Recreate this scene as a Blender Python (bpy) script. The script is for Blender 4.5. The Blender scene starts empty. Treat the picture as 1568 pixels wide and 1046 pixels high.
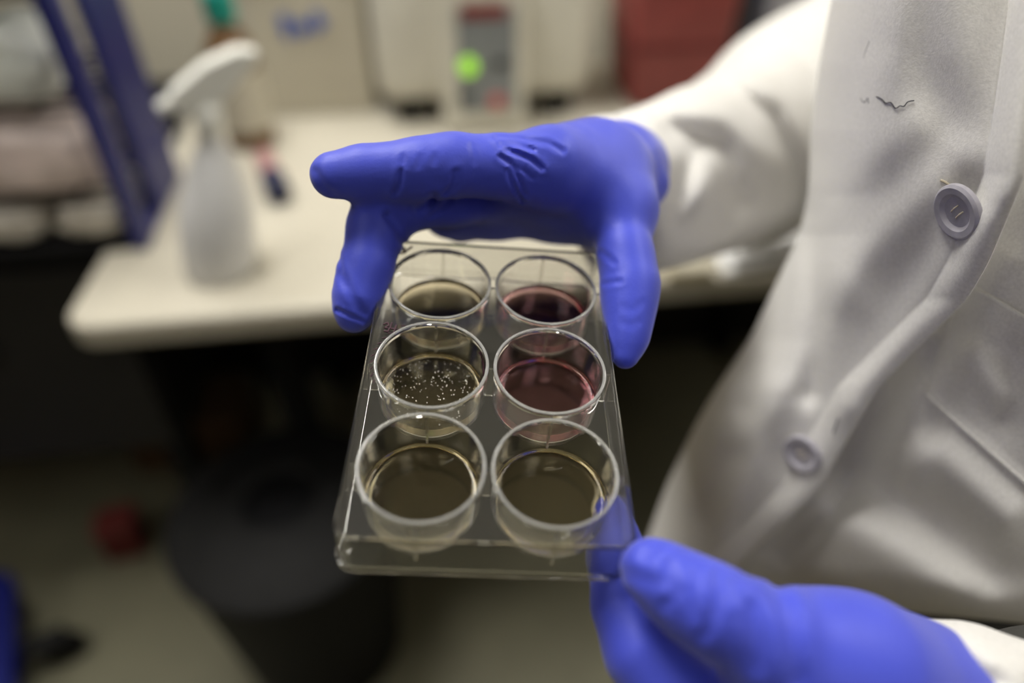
import bpy, bmesh, math, random
import numpy as np
from mathutils import Vector, Matrix

random.seed(7)
rng = np.random.default_rng(7)
scene = bpy.context.scene
COL = scene.collection

# ------------------------------------------------------------------ camera
FPX = 1045.33                       # 24 mm lens on a 36 mm sensor, 1568 px wide
PITCH = math.radians(40.0)
CAM = np.array([0.0, 0.0, 1.23])
CR = np.array([1.0, 0.0, 0.0])
CU = np.array([0.0, math.sin(PITCH), math.cos(PITCH)])
CF = np.array([0.0, math.cos(PITCH), -math.sin(PITCH)])
cam_d = bpy.data.cameras.new('camera')
cam_d.sensor_width = 36.0
cam_d.lens = 24.0
cam_d.clip_start = 0.01
cam_d.dof.use_dof = True
cam_d.dof.focus_distance = 0.229
cam_d.dof.aperture_fstop = 2.3
cam = bpy.data.objects.new('camera', cam_d)
cam.location = CAM
cam.rotation_euler = (math.pi / 2 - PITCH, 0, 0)
COL.objects.link(cam)
scene.camera = cam

# ------------------------------------------------------------------ world, lights, exposure
world = bpy.data.worlds.new('world')
scene.world = world
world.use_nodes = True
world.node_tree.nodes['Background'].inputs[0].default_value = (1.0, 0.96, 0.9, 1)
world.node_tree.nodes['Background'].inputs[1].default_value = 0.02
LAMP_POWER = 1.0
CEIL = 2.65


def area(name, loc, sx, sy, power, col=(1.0, 0.972, 0.915)):
    d = bpy.data.lights.new(name, 'AREA')
    d.shape = 'RECTANGLE'
    d.size, d.size_y = sx, sy
    d.energy = power
    d.color = col
    o = bpy.data.objects.new(name, d)
    o.location = loc
    COL.objects.link(o)
    return o


LIGHTS = [(-0.6, 0.92, 52), (1.25, 0.85, 30), (-1.4, -0.8, 5), (0.9, -1.4, 2)]  # second panel is an unseen fill, added to brighten the right side
for lx, ly, pw in LIGHTS:
    area('ceiling_lamp', (lx, ly, CEIL - 0.07), 0.55, 1.15, pw * LAMP_POWER)

scene.view_settings.view_transform = 'Standard'
scene.view_settings.look = 'None'
scene.view_settings.gamma = 1.0
scene.view_settings.exposure = -0.55
scene.view_settings.use_curve_mapping = False
try:
    cy = scene.cycles
    cy.max_bounces = 28
    cy.transmission_bounces = 28
    cy.transparent_max_bounces = 32
    cy.glossy_bounces = 10
    cy.diffuse_bounces = 5
    cy.use_denoising = True
    cy.sample_clamp_indirect = 6.0
    cy.caustics_refractive = True
    cy.caustics_reflective = False
except Exception:
    pass


# ------------------------------------------------------------------ helpers
def at(px, py, d):
    """Point seen at pixel (px, py) at depth d metres along the lens axis."""
    return CAM + CR * ((px - 784) / FPX * d) - CU * ((py - 523) / FPX * d) + CF * d


def on_z(px, py, z):
    """Point seen at pixel (px, py) on the level plane at height z."""
    v = CR * ((px - 784) / FPX) - CU * ((py - 523) / FPX) + CF
    return CAM + v * ((z - CAM[2]) / v[2])


def cam2world(Q):
    """Q: (n,3) array x right, y down, z forward in metres."""
    return CAM + np.outer(Q[:, 0], CR) - np.outer(Q[:, 1], CU) + np.outer(Q[:, 2], CF)


def camp(px, py, d):
    return np.array([(px - 784) / FPX * d, (py - 523) / FPX * d, d], float)


def link(o, parent=None):
    COL.objects.link(o)
    if parent is not None:
        o.parent = parent
    return o


def smooth(me):
    me.polygons.foreach_set('use_smooth', [True] * len(me.polygons))


def mesh_obj(name, verts, faces, mat, parent=None, sm=True):
    me = bpy.data.meshes.new(name)
    me.from_pydata([tuple(map(float, v)) for v in verts], [], [tuple(map(int, f)) for f in faces])
    me.update()
    bm = bmesh.new()
    bm.from_mesh(me)
    bmesh.ops.recalc_face_normals(bm, faces=bm.faces)
    bm.to_mesh(me)
    bm.free()
    if sm:
        smooth(me)
        me.set_sharp_from_angle(angle=math.radians(32))
    me.materials.append(mat)
    return link(bpy.data.objects.new(name, me), parent)


def bm_obj(name, bm, mat, parent=None, sm=False):
    me = bpy.data.meshes.new(name)
    bmesh.ops.recalc_face_normals(bm, faces=bm.faces)
    bm.to_mesh(me)
    bm.free()
    if sm:
        smooth(me)
    me.materials.append(mat)
    return link(bpy.data.objects.new(name, me), parent)


def empty(name, loc=(0, 0, 0), rz=0.0):
    o = bpy.data.objects.new(name, None)
    o.empty_display_size = 0.02
    o.location = loc
    o.rotation_euler = (0, 0, rz)
    return link(o)


def tag(o, label=None, cat=None, group=None, kind=None):
    if label:
        o['label'] = label
    if cat:
        o['category'] = cat
    if group:
        o['group'] = group
    if kind:
        o['kind'] = kind
    return o


def box_bm(bm, lo, hi, bevel=0.0, segs=2, M=None):
    b2 = bmesh.new()
    bmesh.ops.create_cube(b2, size=1.0)
    for v in b2.verts:
        v.co = Vector([lo[i] + (v.co[i] + 0.5) * (hi[i] - lo[i]) for i in range(3)])
    if bevel > 0:
        bmesh.ops.bevel(b2, geom=list(b2.edges), offset=bevel, segments=segs, profile=0.5, affect='EDGES')
    if M is not None:
        b2.transform(M)
    tmp = bpy.data.meshes.new('tmp')
    b2.to_mesh(tmp)
    b2.free()
    bm.from_mesh(tmp)
    bpy.data.meshes.remove(tmp)


def box(name, lo, hi, mat, parent=None, bevel=0.0, M=None, segs=2):
    bm = bmesh.new()
    box_bm(bm, lo, hi, bevel, segs, M)
    return bm_obj(name, bm, mat, parent, sm=False)


def lathe(profile, n=64, closed=False):
    """profile list of (r, z); returns verts, faces. Points with r==0 become poles."""
    V, rings = [], []
    for r, z in profile:
        if r < 1e-9:
            rings.append([len(V)])
            V.append((0, 0, z))
        else:
            rings.append(list(range(len(V), len(V) + n)))
            V += [(r * math.cos(2 * math.pi * k / n), r * math.sin(2 * math.pi * k / n), z) for k in range(n)]
    F = []
    pairs = list(zip(rings[:-1], rings[1:]))
    if closed:
        pairs.append((rings[-1], rings[0]))
    for a, b in pairs:
        for k in range(n):
            k2 = (k + 1) % n
            if len(a) == 1 and len(b) == 1:
                continue
            if len(a) == 1:
                F.append((a[0], b[k2], b[k]))
            elif len(b) == 1:
                F.append((a[k], a[k2], b[0]))
            else:
                F.append((a[k], a[k2], b[k2], b[k]))
    return V, F


def tube(pts, rad, n=10, caps=True):
    """Swept tube along pts (n,3) with radius (scalar or list)."""
    P = np.array(pts, float)
    m = len(P)
    R = np.full(m, rad) if np.isscalar(rad) else np.array(rad, float)
    T = np.gradient(P, axis=0)
    T /= np.linalg.norm(T, axis=1)[:, None] + 1e-12
    up = np.array([0, 0, 1.0]) if abs(T[0][2]) < 0.9 else np.array([1.0, 0, 0])
    V, F = [], []
    a = np.cross(T[0], up)
    a /= np.linalg.norm(a)
    for i in range(m):
        a = a - T[i] * np.dot(a, T[i])
        a /= np.linalg.norm(a)
        b = np.cross(T[i], a)
        for k in range(n):
            t = 2 * math.pi * k / n
            V.append(P[i] + R[i] * (math.cos(t) * a + math.sin(t) * b))
    for i in range(m - 1):
        for k in range(n):
            k2 = (k + 1) % n
            F.append((i * n + k, i * n + k2, (i + 1) * n + k2, (i + 1) * n + k))
    if caps:
        F.append(tuple(range(n)))
        F.append(tuple(range((m - 1) * n, m * n)))
    return V, F


# ------------------------------------------------------------------ materials
def mat_new(name):
    m = bpy.data.materials.new(name)
    m.use_nodes = True
    nt = m.node_tree
    return m, nt, nt.nodes['Principled BSDF']


def mat(name, col, rough=0.5, noise=0.0, nscale=30.0, bump=0.0, bscale=200.0, metallic=0.0, trans=0.0, ior=1.45, spec=0.5,
        sheen=0.0, emit=None, estr=0.0):
    m, nt, b = mat_new(name)
    b.inputs['Base Color'].default_value = (*col, 1)
    b.inputs['Roughness'].default_value = rough
    b.inputs['Metallic'].default_value = metallic
    b.inputs['Transmission Weight'].default_value = trans
    b.inputs['IOR'].default_value = ior
    b.inputs['Specular IOR Level'].default_value = spec
    b.inputs['Sheen Weight'].default_value = sheen
    if emit:
        b.inputs['Emission Color'].default_value = (*emit, 1)
        b.inputs['Emission Strength'].default_value = estr
    tc = nt.nodes.new('ShaderNodeTexCoord')
    if noise > 0:
        n = nt.nodes.new('ShaderNodeTexNoise')
        n.inputs['Scale'].default_value = nscale
        n.inputs['Detail'].default_value = 5
        nt.links.new(tc.outputs['Object'], n.inputs['Vector'])
        r = nt.nodes.new('ShaderNodeValToRGB')
        r.color_ramp.elements[0].position = 0.3
        r.color_ramp.elements[1].position = 0.7
        r.color_ramp.elements[0].color = (*[max(0, c * (1 - noise)) for c in col], 1)
        r.color_ramp.elements[1].color = (*[min(1, c * (1 + noise)) for c in col], 1)
        nt.links.new(n.outputs['Fac'], r.inputs['Fac'])
        nt.links.new(r.outputs['Color'], b.inputs['Base Color'])
    if bump > 0:
        n2 = nt.nodes.new('ShaderNodeTexNoise')
        n2.inputs['Scale'].default_value = bscale
        n2.inputs['Detail'].default_value = 4
        nt.links.new(tc.outputs['Object'], n2.inputs['Vector'])
        bp = nt.nodes.new('ShaderNodeBump')
        bp.inputs['Strength'].default_value = bump
        bp.inputs['Distance'].default_value = 0.002
        nt.links.new(n2.outputs['Fac'], bp.inputs['Height'])
        nt.links.new(bp.outputs['Normal'], b.inputs['Normal'])
    return m


def cloth_mat(name, col):
    """Plain cotton: fine grain in relief and a little mottling."""
    m, nt, b = mat_new(name)
    tc = nt.nodes.new('ShaderNodeTexCoord')
    n = nt.nodes.new('ShaderNodeTexNoise')
    n.inputs['Scale'].default_value = 900
    n.inputs['Detail'].default_value = 3
    nt.links.new(tc.outputs['Object'], n.inputs['Vector'])
    r = nt.nodes.new('ShaderNodeValToRGB')
    r.color_ramp.elements[0].position = 0.25
    r.color_ramp.elements[1].position = 0.75
    r.color_ramp.elements[0].color = (*[c * 0.88 for c in col], 1)
    r.color_ramp.elements[1].color = (*[min(1, c * 1.08) for c in col], 1)
    nt.links.new(n.outputs['Fac'], r.inputs['Fac'])
    nt.links.new(r.outputs['Color'], b.inputs['Base Color'])
    add = nt.nodes.new('ShaderNodeTexNoise')
    add.inputs['Scale'].default_value = 1800
    add.inputs['Detail'].default_value = 2
    nt.links.new(tc.outputs['Object'], add.inputs['Vector'])
    bp = nt.nodes.new('ShaderNodeBump')
    bp.inputs['Strength'].default_value = 0.25
    bp.inputs['Distance'].default_value = 0.0004
    nt.links.new(add.outputs[0], bp.inputs['Height'])
    nt.links.new(bp.outputs['Normal'], b.inputs['Normal'])
    b.inputs['Roughness'].default_value = 0.85
    b.inputs['Specular IOR Level'].default_value = 0.15
    b.inputs['Sheen Weight'].default_value = 0.25
    return m


def clear_mat(name, col=(1, 1, 1), ior=1.5, rough=0.0, haze=0.0):
    """Clear moulded plastic: refracting, with diffuse white mixed in by haze."""
    m = bpy.data.materials.new(name)
    m.use_nodes = True
    nt = m.node_tree
    nt.nodes.clear()
    out = nt.nodes.new('ShaderNodeOutputMaterial')
    g = nt.nodes.new('ShaderNodeBsdfGlass')
    g.inputs['Color'].default_value = (*col, 1)
    g.inputs['IOR'].default_value = ior
    g.inputs['Roughness'].default_value = rough
    last = g
    if haze > 0:
        d = nt.nodes.new('ShaderNodeBsdfDiffuse')
        d.inputs['Color'].default_value = (0.85, 0.85, 0.82, 1)
        mx = nt.nodes.new('ShaderNodeMixShader')
        mx.inputs[0].default_value = haze
        nt.links.new(g.outputs[0], mx.inputs[1])
        nt.links.new(d.outputs[0], mx.inputs[2])
        last = mx
    nt.links.new(last.outputs[0], out.inputs['Surface'])
    return m


def film_mat(name, col, gloss=1.0, ior=1.33):
    """Thin clear liquid: tinted see-through with a mirror-like top."""
    m = bpy.data.materials.new(name)
    m.use_nodes = True
    nt = m.node_tree
    nt.nodes.clear()
    out = nt.nodes.new('ShaderNodeOutputMaterial')
    t = nt.nodes.new('ShaderNodeBsdfTransparent')
    t.inputs['Color'].default_value = (*col, 1)
    g = nt.nodes.new('ShaderNodeBsdfGlossy')
    g.inputs['Roughness'].default_value = 0.02
    fr = nt.nodes.new('ShaderNodeFresnel')
    fr.inputs['IOR'].default_value = ior
    mu = nt.nodes.new('ShaderNodeMath')
    mu.operation = 'MULTIPLY'
    mu.use_clamp = True
    mu.inputs[1].default_value = gloss
    nt.links.new(fr.outputs[0], mu.inputs[0])
    mx = nt.nodes.new('ShaderNodeMixShader')
    nt.links.new(mu.outputs[0], mx.inputs[0])
    nt.links.new(t.outputs[0], mx.inputs[1])
    nt.links.new(g.outputs[0], mx.inputs[2])
    nt.links.new(mx.outputs[0], out.inputs['Surface'])
    return m


M = {}
M['glove'] = mat('blue_nitrile', (0.058, 0.080, 0.60), 0.48, noise=0.06, nscale=60, bump=0.06, bscale=900, spec=0.35, sheen=0.25)
M['coat'] = cloth_mat('white_cotton', (0.70, 0.685, 0.66))
M['shirt'] = mat('dark_shirt', (0.035, 0.034, 0.03), 0.9, noise=0.2, bump=0.1)
M['button'] = mat('lilac_grey_button', (0.40, 0.385, 0.43), 0.35, noise=0.12, nscale=300)
M['thread'] = mat('pale_thread', (0.62, 0.55, 0.42), 0.9, noise=0.1)
M['ink'] = mat('dark_ink', (0.03, 0.03, 0.045), 0.7, noise=0.1)
M['marker'] = mat('plum_marker', (0.06, 0.018, 0.03), 0.6, noise=0.3, nscale=900)
M['plastic'] = clear_mat('clear_polystyrene', (0.985, 0.985, 0.975), 1.5, 0.0, 0.02)
M['rim'] = clear_mat('clear_well', (0.985, 0.985, 0.98), 1.5, 0.0, 0.02)
M['rimring'] = clear_mat('rim_reflection_white', (0.985, 0.985, 0.98), 1.5, 0.05, 0.22)  # diffuse white mixed in to imitate overhead light reflected by the rims
M['medium'] = clear_mat('pale_medium', (0.985, 0.95, 0.85), 1.33)
M['pink'] = clear_mat('pink_medium', (0.98, 0.80, 0.815), 1.33)
M['speck'] = mat('pale_speck', (0.9, 0.88, 0.78), 0.6, noise=0.1)
M['counter'] = mat('cream_laminate', (0.50, 0.467, 0.385), 0.38, noise=0.03, nscale=8, bump=0.02)
M['dark'] = mat('black_laminate', (0.010, 0.009, 0.008), 0.6, noise=0.2, nscale=10)
M['floor'] = mat('olive_vinyl', (0.20, 0.19, 0.125), 0.5, noise=0.12, nscale=6, bump=0.02)
M['wall'] = mat('beige_wall_paint', (0.50, 0.465, 0.37), 0.8, noise=0.03, nscale=5, bump=0.03)
M['walldark'] = mat('low_bounce_brown', (0.16, 0.12, 0.08), 0.6, noise=0.1, nscale=4)  # no cupboards: unseen walls darkened to cut bounced light
M['ceil'] = mat('white_ceiling', (0.75, 0.73, 0.68), 0.9, noise=0.04, nscale=40, bump=0.05)
M['navy'] = mat('navy_plastic', (0.007, 0.011, 0.13), 0.4, noise=0.1, nscale=20)
M['blackp'] = mat('black_plastic', (0.004, 0.004, 0.005), 0.6, noise=0.2, spec=0.25)
M['greyp'] = mat('charcoal_plastic', (0.010, 0.010, 0.010), 0.7, noise=0.2, spec=0.25)
M['white'] = mat('white_plastic', (0.74, 0.74, 0.69), 0.4, noise=0.03)
M['bottle'] = mat('milky_polyethylene', (0.66, 0.66, 0.66), 0.35, noise=0.04, nscale=20)
M['cream'] = mat('cream_enamel', (0.60, 0.58, 0.50), 0.4, noise=0.03)
M['panelgrey'] = mat('grey_control_panel', (0.20, 0.215, 0.22), 0.45, noise=0.08)
M['red'] = mat('maroon_plastic', (0.22, 0.045, 0.04), 0.45, noise=0.15)
M['reddark'] = mat('dark_red_plastic', (0.12, 0.010, 0.010), 0.5, noise=0.15)
M['teal'] = mat('teal_cap', (0.0, 0.30, 0.24), 0.4, noise=0.06)
M['brown'] = mat('amber_brown', (0.14, 0.075, 0.03), 0.4, noise=0.12)
M['paper'] = mat('bright_white_paper', (0.92, 0.92, 0.92), 0.8, noise=0.02)
M['card'] = mat('cream_card', (0.52, 0.485, 0.39), 0.8, noise=0.04)
M['blueprint'] = mat('blue_print', (0.05, 0.11, 0.42), 0.7, noise=0.1)
M['pinkwrap'] = mat('pinkish_wrap', (0.80, 0.68, 0.64), 0.6, noise=0.14, nscale=40, bump=0.2, bscale=60)
M['whitewrap'] = mat('white_wrap', (0.82, 0.85, 0.81), 0.6, noise=0.10, nscale=40, bump=0.2, bscale=60)
M['greywrap'] = mat('grey_wrap', (0.66, 0.62, 0.54), 0.6, noise=0.12, nscale=40, bump=0.2, bscale=60)
M['steel'] = mat('brushed_steel', (0.25, 0.25, 0.24), 0.35, metallic=0.9, noise=0.1)
M['green'] = mat('lit_green_button', (0.2, 0.5, 0.05), 0.4, noise=0.05, emit=(0.42, 0.85, 0.04), estr=1.1)
M['redbtn'] = mat('red_button', (0.52, 0.13, 0.12), 0.4, noise=0.08)
M['display'] = mat('red_display', (0.10, 0.02, 0.02), 0.3, noise=0.1, emit=(0.5, 0.05, 0.04), estr=0.15)
M['lamp'] = mat('lamp_diffuser', (0.9, 0.88, 0.82), 0.6, noise=0.01, emit=(1, 0.98, 0.935), estr=5.0)
M['tan'] = mat('tan_foam', (0.55, 0.48, 0.30), 0.7, noise=0.1)

# ------------------------------------------------------------------ the room
ZC = 0.76                                     # bench top height
RX0, RX1, RY0, RY1 = -2.4, 2.4, -2.6, 1.80
tag(box('floor', (RX0, RY0, -0.05), (RX1, RY1, 0.0), M['floor']), kind='structure')
tag(box('ceiling', (RX0, RY0, CEIL), (RX1, RY1, CEIL + 0.05), M['ceil']), kind='structure')
tag(box('wall_back', (RX0, RY1, 0), (RX1, RY1 + 0.05, CEIL), M['wall']), kind='structure')
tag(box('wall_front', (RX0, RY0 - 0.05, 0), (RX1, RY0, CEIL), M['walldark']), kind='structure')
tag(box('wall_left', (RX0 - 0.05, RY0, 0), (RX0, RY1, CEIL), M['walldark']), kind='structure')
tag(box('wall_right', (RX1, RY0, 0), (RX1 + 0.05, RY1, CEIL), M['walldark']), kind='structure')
for i, (lx, ly, pw) in enumerate(LIGHTS):
    r = empty('ceiling_light', (lx, ly, CEIL))
    tag(r, ['fluorescent ceiling panel over the bench', 'added ceiling fill panel above the coat', 'fluorescent ceiling panel behind the camera, left',
            'fluorescent ceiling panel behind the camera, right'][i], 'ceiling light', 'ceiling panels')
    bm = bmesh.new()
    for (a, b, c, d) in ((-.31, -.61, .31, -.58), (-.31, .58, .31, .61), (-.31, -.58, -.28, .58), (.28, -.58, .31, .58)):
        box_bm(bm, (a, b, -0.06), (c, d, 0))
    bm_obj('frame', bm, M['white'], r)
    box('diffuser', (-.28, -.58, -0.05), (.28, .58, -0.04), M['lamp'], r)

# bench: the front edge runs slightly skew to the camera
A0 = on_z(86, 503, ZC)
A1 = on_z(1190, 417, ZC)
ex = (A1 - A0)[:2] / np.linalg.norm((A1 - A0)[:2])
bench_ang = math.atan2(ex[1], ex[0])
BM = Matrix.Translation(Vector((A0[0], A0[1], 0))) @ Matrix.Rotation(bench_ang, 4, 'Z')
BMI = BM.inverted()


def bl(px, py, z=ZC):
    """Bench-local coordinates of the point seen at a pixel at height z."""
    return BMI @ Vector(on_z(px, py, z))


BL, BD = 2.35, 0.80
bench = empty('lab_bench')
tag(bench, 'long cream laminate lab bench behind the gloved hands', 'bench')


def rounded_slab(name, x0, y0, x1, y1, z0, z1, rad, edge, m, parent, Mx):
    bm = bmesh.new()
    vs = []
    for cx_, cy_, a0 in ((x0 + rad, y0 + rad, 180), (x1 - rad, y0 + rad, 270), (x1 - rad, y1 - rad, 0), (x0 + rad, y1 - rad, 90)):
        for k in range(7):
            a = math.radians(a0 + 15 * k)
            vs.append(bm.verts.new((cx_ + rad * math.cos(a), cy_ + rad * math.sin(a), z0)))
    f = bm.faces.new(vs)
    r = bmesh.ops.extrude_face_region(bm, geom=[f])
    for v in r['geom']:
        if isinstance(v, bmesh.types.BMVert):
            v.co.z = z1
    es = [e for e in bm.edges if abs(e.verts[0].co.z - e.verts[1].co.z) < 1e-6]
    bmesh.ops.bevel(bm, geom=es, offset=edge, segments=3, profile=0.5, affect='EDGES')
    bm.transform(Mx)
    return bm_obj(name, bm, m, parent, sm=False)


rounded_slab('bench_top', 0, 0, BL, BD, ZC - 0.035, ZC, 0.035, 0.008, M['counter'], bench, BM)
box('back_panel', (0.02, BD - 0.06, 0.0), (BL - 0.02, BD - 0.03, ZC - 0.035), M['dark'], bench, M=BM)
box('apron', (0.06, 0.10, ZC - 0.11), (BL - 0.06, 0.125, ZC - 0.035), M['dark'], bench, M=BM)
for lx in (0.13, 1.15, 2.2):
    for ly in (0.235, BD - 0.12):
        box('leg', (lx, ly, 0), (lx + 0.05, ly + 0.05, ZC - 0.035), M['greyp'], bench, 0.004, M=BM)


def bench_thing(name, px, py, label, cat, z=ZC, rz=0.0, group=None):
    p = on_z(px, py, z)
    o = empty(name, (p[0], p[1], z), bench_ang + rz)
    tag(o, label, cat, group)
    return o


def front_xz(root, px, py, yl=0.0):
    """Local (x, z) on the plane local y = yl of an upright thing, of the point seen at a pixel."""
    v = CR * ((px - 784) / FPX) - CU * ((py - 523) / FPX) + CF
    c, s = math.cos(root.rotation_euler[2]), math.sin(root.rotation_euler[2])
    o = CAM - np.array(root.location)
    ol = np.array([c * o[0] + s * o[1], -s * o[0] + c * o[1], o[2]])
    vl = np.array([c * v[0] + s * v[1], -s * v[0] + c * v[1], v[2]])
    t = (yl - ol[1]) / vl[1]
    q = ol + vl * t
    return q[0], q[2]


# ------------------------------------------------------------------ black desk left of the bench
cab = empty('side_desk', (A0[0], A0[1], 0), bench_ang)
tag(cab, 'black desk with deep drawers standing off the left end of the bench', 'desk')
box('carcass', (-0.95, 0.18, 0.38), (-0.012, 0.80, ZC - 0.02), M['dark'], cab, 0.004)
box('desk_top', (-0.96, 0.16, ZC - 0.02), (-0.008, 0.81, ZC), M['blackp'], cab, 0.004)
box('gap_cover_panel', (-0.95, 0.785, 0.0), (0.018, 0.80, 0.38), M['dark'], cab)  # added to close off the lit floor gap behind the desk
for lx in (-0.94, -0.062):
    for ly in (0.19, 0.735):
        box('leg', (lx, ly, 0.0), (lx + 0.04, ly + 0.04, 0.38), M['blackp'], cab, 0.003)
for k in range(2):
    dr = box('drawer', (-0.94 + k * 0.465, 0.164, 0.39), (-0.485 + k * 0.465, 0.18, ZC - 0.03), M['dark'], cab, 0.003)
    box('handle', (-0.76 + k * 0.465, 0.146, 0.60), (-0.66 + k * 0.465, 0.164, 0.615), M['greyp'], dr, 0.003)

# ------------------------------------------------------------------ blue rack with wrapped packs
P0, P1 = on_z(217, 384, ZC), on_z(272, 268, ZC)
dv = (P1 - P0)[:2]
rlen = float(np.linalg.norm(dv))
ra = math.atan2(dv[1], dv[0]) - math.pi / 2
rack = empty('storage_rack', (P0[0], P0[1], ZC), ra)
tag(rack, 'navy blue slotted rack standing at the left end of the bench', 'rack')
RH = 0.42
pan = empty('side_panel')
pan.parent = rack
pan.location = (0, 0, 0)
box('front_stile', (-0.008, 0.0, 0.0), (0.008, 0.034, RH), M['navy'], pan, 0.002)
box('rear_board', (-0.006, rlen * 0.42, 0.0), (0.006, rlen, RH), M['navy'], pan, 0.002)
for z0, z1 in ((0.0, 0.012), (RH - 0.02, RH)):
    box('cross_rail', (-0.006, 0.030, z0), (0.006, rlen * 0.42, z1), M['navy'], pan, 0.002)
box('shelf', (-0.36, 0.004, 0.0), (-0.006, rlen, 0.012), M['blackp'], rack, 0.002)
for zz in (0.070, 0.180, 0.296):                 # wire shelves
    VV, FF = [], []
    rods = [[(-0.36, y, zz), (-0.18, y, zz), (-0.006, y, zz)] for y in np.linspace(0.008, rlen - 0.006, 7)]
    rods += [[(x, 0.006, zz - 0.003), (x, rlen * 0.5, zz - 0.003), (x, rlen - 0.004, zz - 0.003)] for x in (-0.30, -0.18, -0.06)]
    for rd in rods:
        Vt, Ft = tube(rd, 0.0025, 8)
        FF += [tuple(len(VV) + i for i in f) for f in Ft]
        VV += list(Vt)
    mesh_obj('shelf', VV, FF, M['blackp'], rack)
box('side_panel', (-0.372, 0.0, 0.0), (-0.36, rlen, RH), M['navy'], rack, 0.002)
box('back_rail', (-0.36, rlen - 0.006, 0.0), (-0.006, rlen, 0.03), M['navy'], rack)
box('back_rail', (-0.36, rlen - 0.006, RH - 0.03), (-0.006, rlen, RH), M['navy'], rack)


def pack(name, m, label, size, x, z, yy, seed):
    """Soft plastic-wrapped bundle: a pillowy box with dents and a crimped seam."""
    o = empty(name, (P0[0], P0[1], ZC), ra)
    o.location = tuple(np.array(Matrix.Rotation(ra, 3, 'Z') @ Vector((x, yy, z))) + np.array([P0[0], P0[1], ZC]))
    tag(o, label, 'package', 'wrapped packs in the blue rack')
    r = np.random.default_rng(seed)
    bm = bmesh.new()
    bmesh.ops.create_cube(bm, size=1.0)
    bmesh.ops.subdivide_edges(bm, edges=bm.edges[:], cuts=7, use_grid_fill=True)
    ph = r.uniform(0, 6, 6)
    for v in bm.verts:
        p = np.array(v.co) * 2
        q = np.sign(p) * np.abs(p) ** 1.0
        n = (np.abs(q) ** 5).sum() ** (1 / 5)
        q = q / max(n, 1e-6) * max(np.abs(p))
        w = 1 + 0.05 * math.sin(5 * q[0] + ph[0]) * math.cos(4 * q[2] + ph[1]) + 0.03 * math.sin(9 * q[1] + ph[2])
        v.co = Vector((q[0] * w * size[0] / 2, q[1] * w * size[1] / 2, max(0.0, (q[2] * w + 1) * size[2] / 2)))
    bm_obj('bundle', bm, m, o, sm=True)
    V, F = [], []
    for i in range(13):
        t = i / 12 - 0.5
        for s in (-1, 1):
            V.append((t * size[0] * 0.94, -size[1] / 2 - 0.004 + 0.002 * math.sin(i * 2.4), size[2] * 0.5 + s * 0.006))
    for i in range(12):
        F.append((2 * i, 2 * i + 2, 2 * i + 3, 2 * i + 1))
    se = mesh_obj('crimped_seam', V, F, m, o, False)
    md = se.modifiers.new('thick', 'SOLIDIFY')
    md.thickness = 0.0015
    return o


pack('wrapped_pack', M['whitewrap'], 'white wrapped bundle on the upper shelf of the blue rack', (0.135, 0.12, 0.08), -0.095, 0.1828, 0.075, 1)
pack('wrapped_pack', M['pinkwrap'], 'pinkish wrapped bundle on the middle shelf of the blue rack', (0.17, 0.13, 0.085), -0.105, 0.0728, 0.08, 2)
pack('wrapped_pack', M['greywrap'], 'small grey bundle at the bottom of the blue rack next to its panel', (0.075, 0.12, 0.048), -0.055, 0.0125, 0.075, 3)
pack('wrapped_pack', M['greywrap'], 'flat grey-beige bundle at the bottom left of the blue rack', (0.11, 0.12, 0.044), -0.165, 0.0125, 0.075, 4)
pack('wrapped_pack', M['whitewrap'], 'pale bundle on the top shelf of the blue rack', (0.16, 0.12, 0.05), -0.10, 0.2988, 0.08, 5)

# ------------------------------------------------------------------ spray bottle
sb = bench_thing('spray_bottle', 338, 412, 'milky white spray bottle with white trigger head on the bench', 'bottle')
prof = [(0, 0.0), (0.036, 0.0), (0.041, 0.003), (0.043, 0.010), (0.043, 0.055), (0.0415, 0.085), (0.036, 0.115), (0.028, 0.145), (0.020, 0.168),
        (0.0155, 0.182), (0.0145, 0.195), (0.0145, 0.205), (0, 0.205)]
V, F = lathe(prof, 40)
mesh_obj('body', V, F, M['bottle'], sb)
V, F = lathe([(0, 0.196), (0.0185, 0.196), (0.0195, 0.2), (0.0195, 0.222), (0.017, 0.228), (0, 0.228)], 28)
mesh_obj('collar', V, F, M['white'], sb)
bm = bmesh.new()
hd = [(-0.038, 0.222), (-0.026, 0.222), (-0.012, 0.226), (0.018, 0.228), (0.036, 0.246), (0.062, 0.268), (0.066, 0.282), (0.04, 0.287), (0.0, 0.276),
      (-0.03, 0.258), (-0.046, 0.248)]
vs = [bm.verts.new((x, -0.012, z)) for x, z in hd]
f = bm.faces.new(vs)
r_ = bmesh.ops.extrude_face_region(bm, geom=[f])
for v in r_['geom']:
    if isinstance(v, bmesh.types.BMVert):
        v.co.y = 0.012
bmesh.ops.bevel(bm, geom=bm.edges[:], offset=0.0035, segments=3, profile=0.5, affect='EDGES')
head = bm_obj('trigger_head', bm, M['white'], sb)
V, F = tube([(-0.036, 0, 0.238), (-0.052, 0, 0.234), (-0.060, 0, 0.231)], [0.009, 0.0085, 0.007], 16)
mesh_obj('nozzle', V, F, M['white'], head)
V, F = tube([(-0.022, 0, 0.226), (-0.032, 0, 0.212), (-0.035, 0, 0.196), (-0.043, 0, 0.182)], [0.006, 0.0055, 0.005, 0.004], 12)
mesh_obj('trigger', V, F, M['white'], head)
V, F = tube([(0, 0, 0.2), (0.003, 0, 0.1), (0.008, 0, 0.012)], 0.003, 8)
mesh_obj('dip_tube', V, F, M['white'], sb)
sb.rotation_euler[2] += 0.35
for ch in list(sb.children) + list(head.children):
    for v in ch.data.vertices:                     # offset neck, compact head
        v.co.x = v.co.x * (0.8 if v.co.z > 0.18 else 1.0) + 0.17 * v.co.z
sb.scale = (1.0, 1.0, 0.87)

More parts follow.
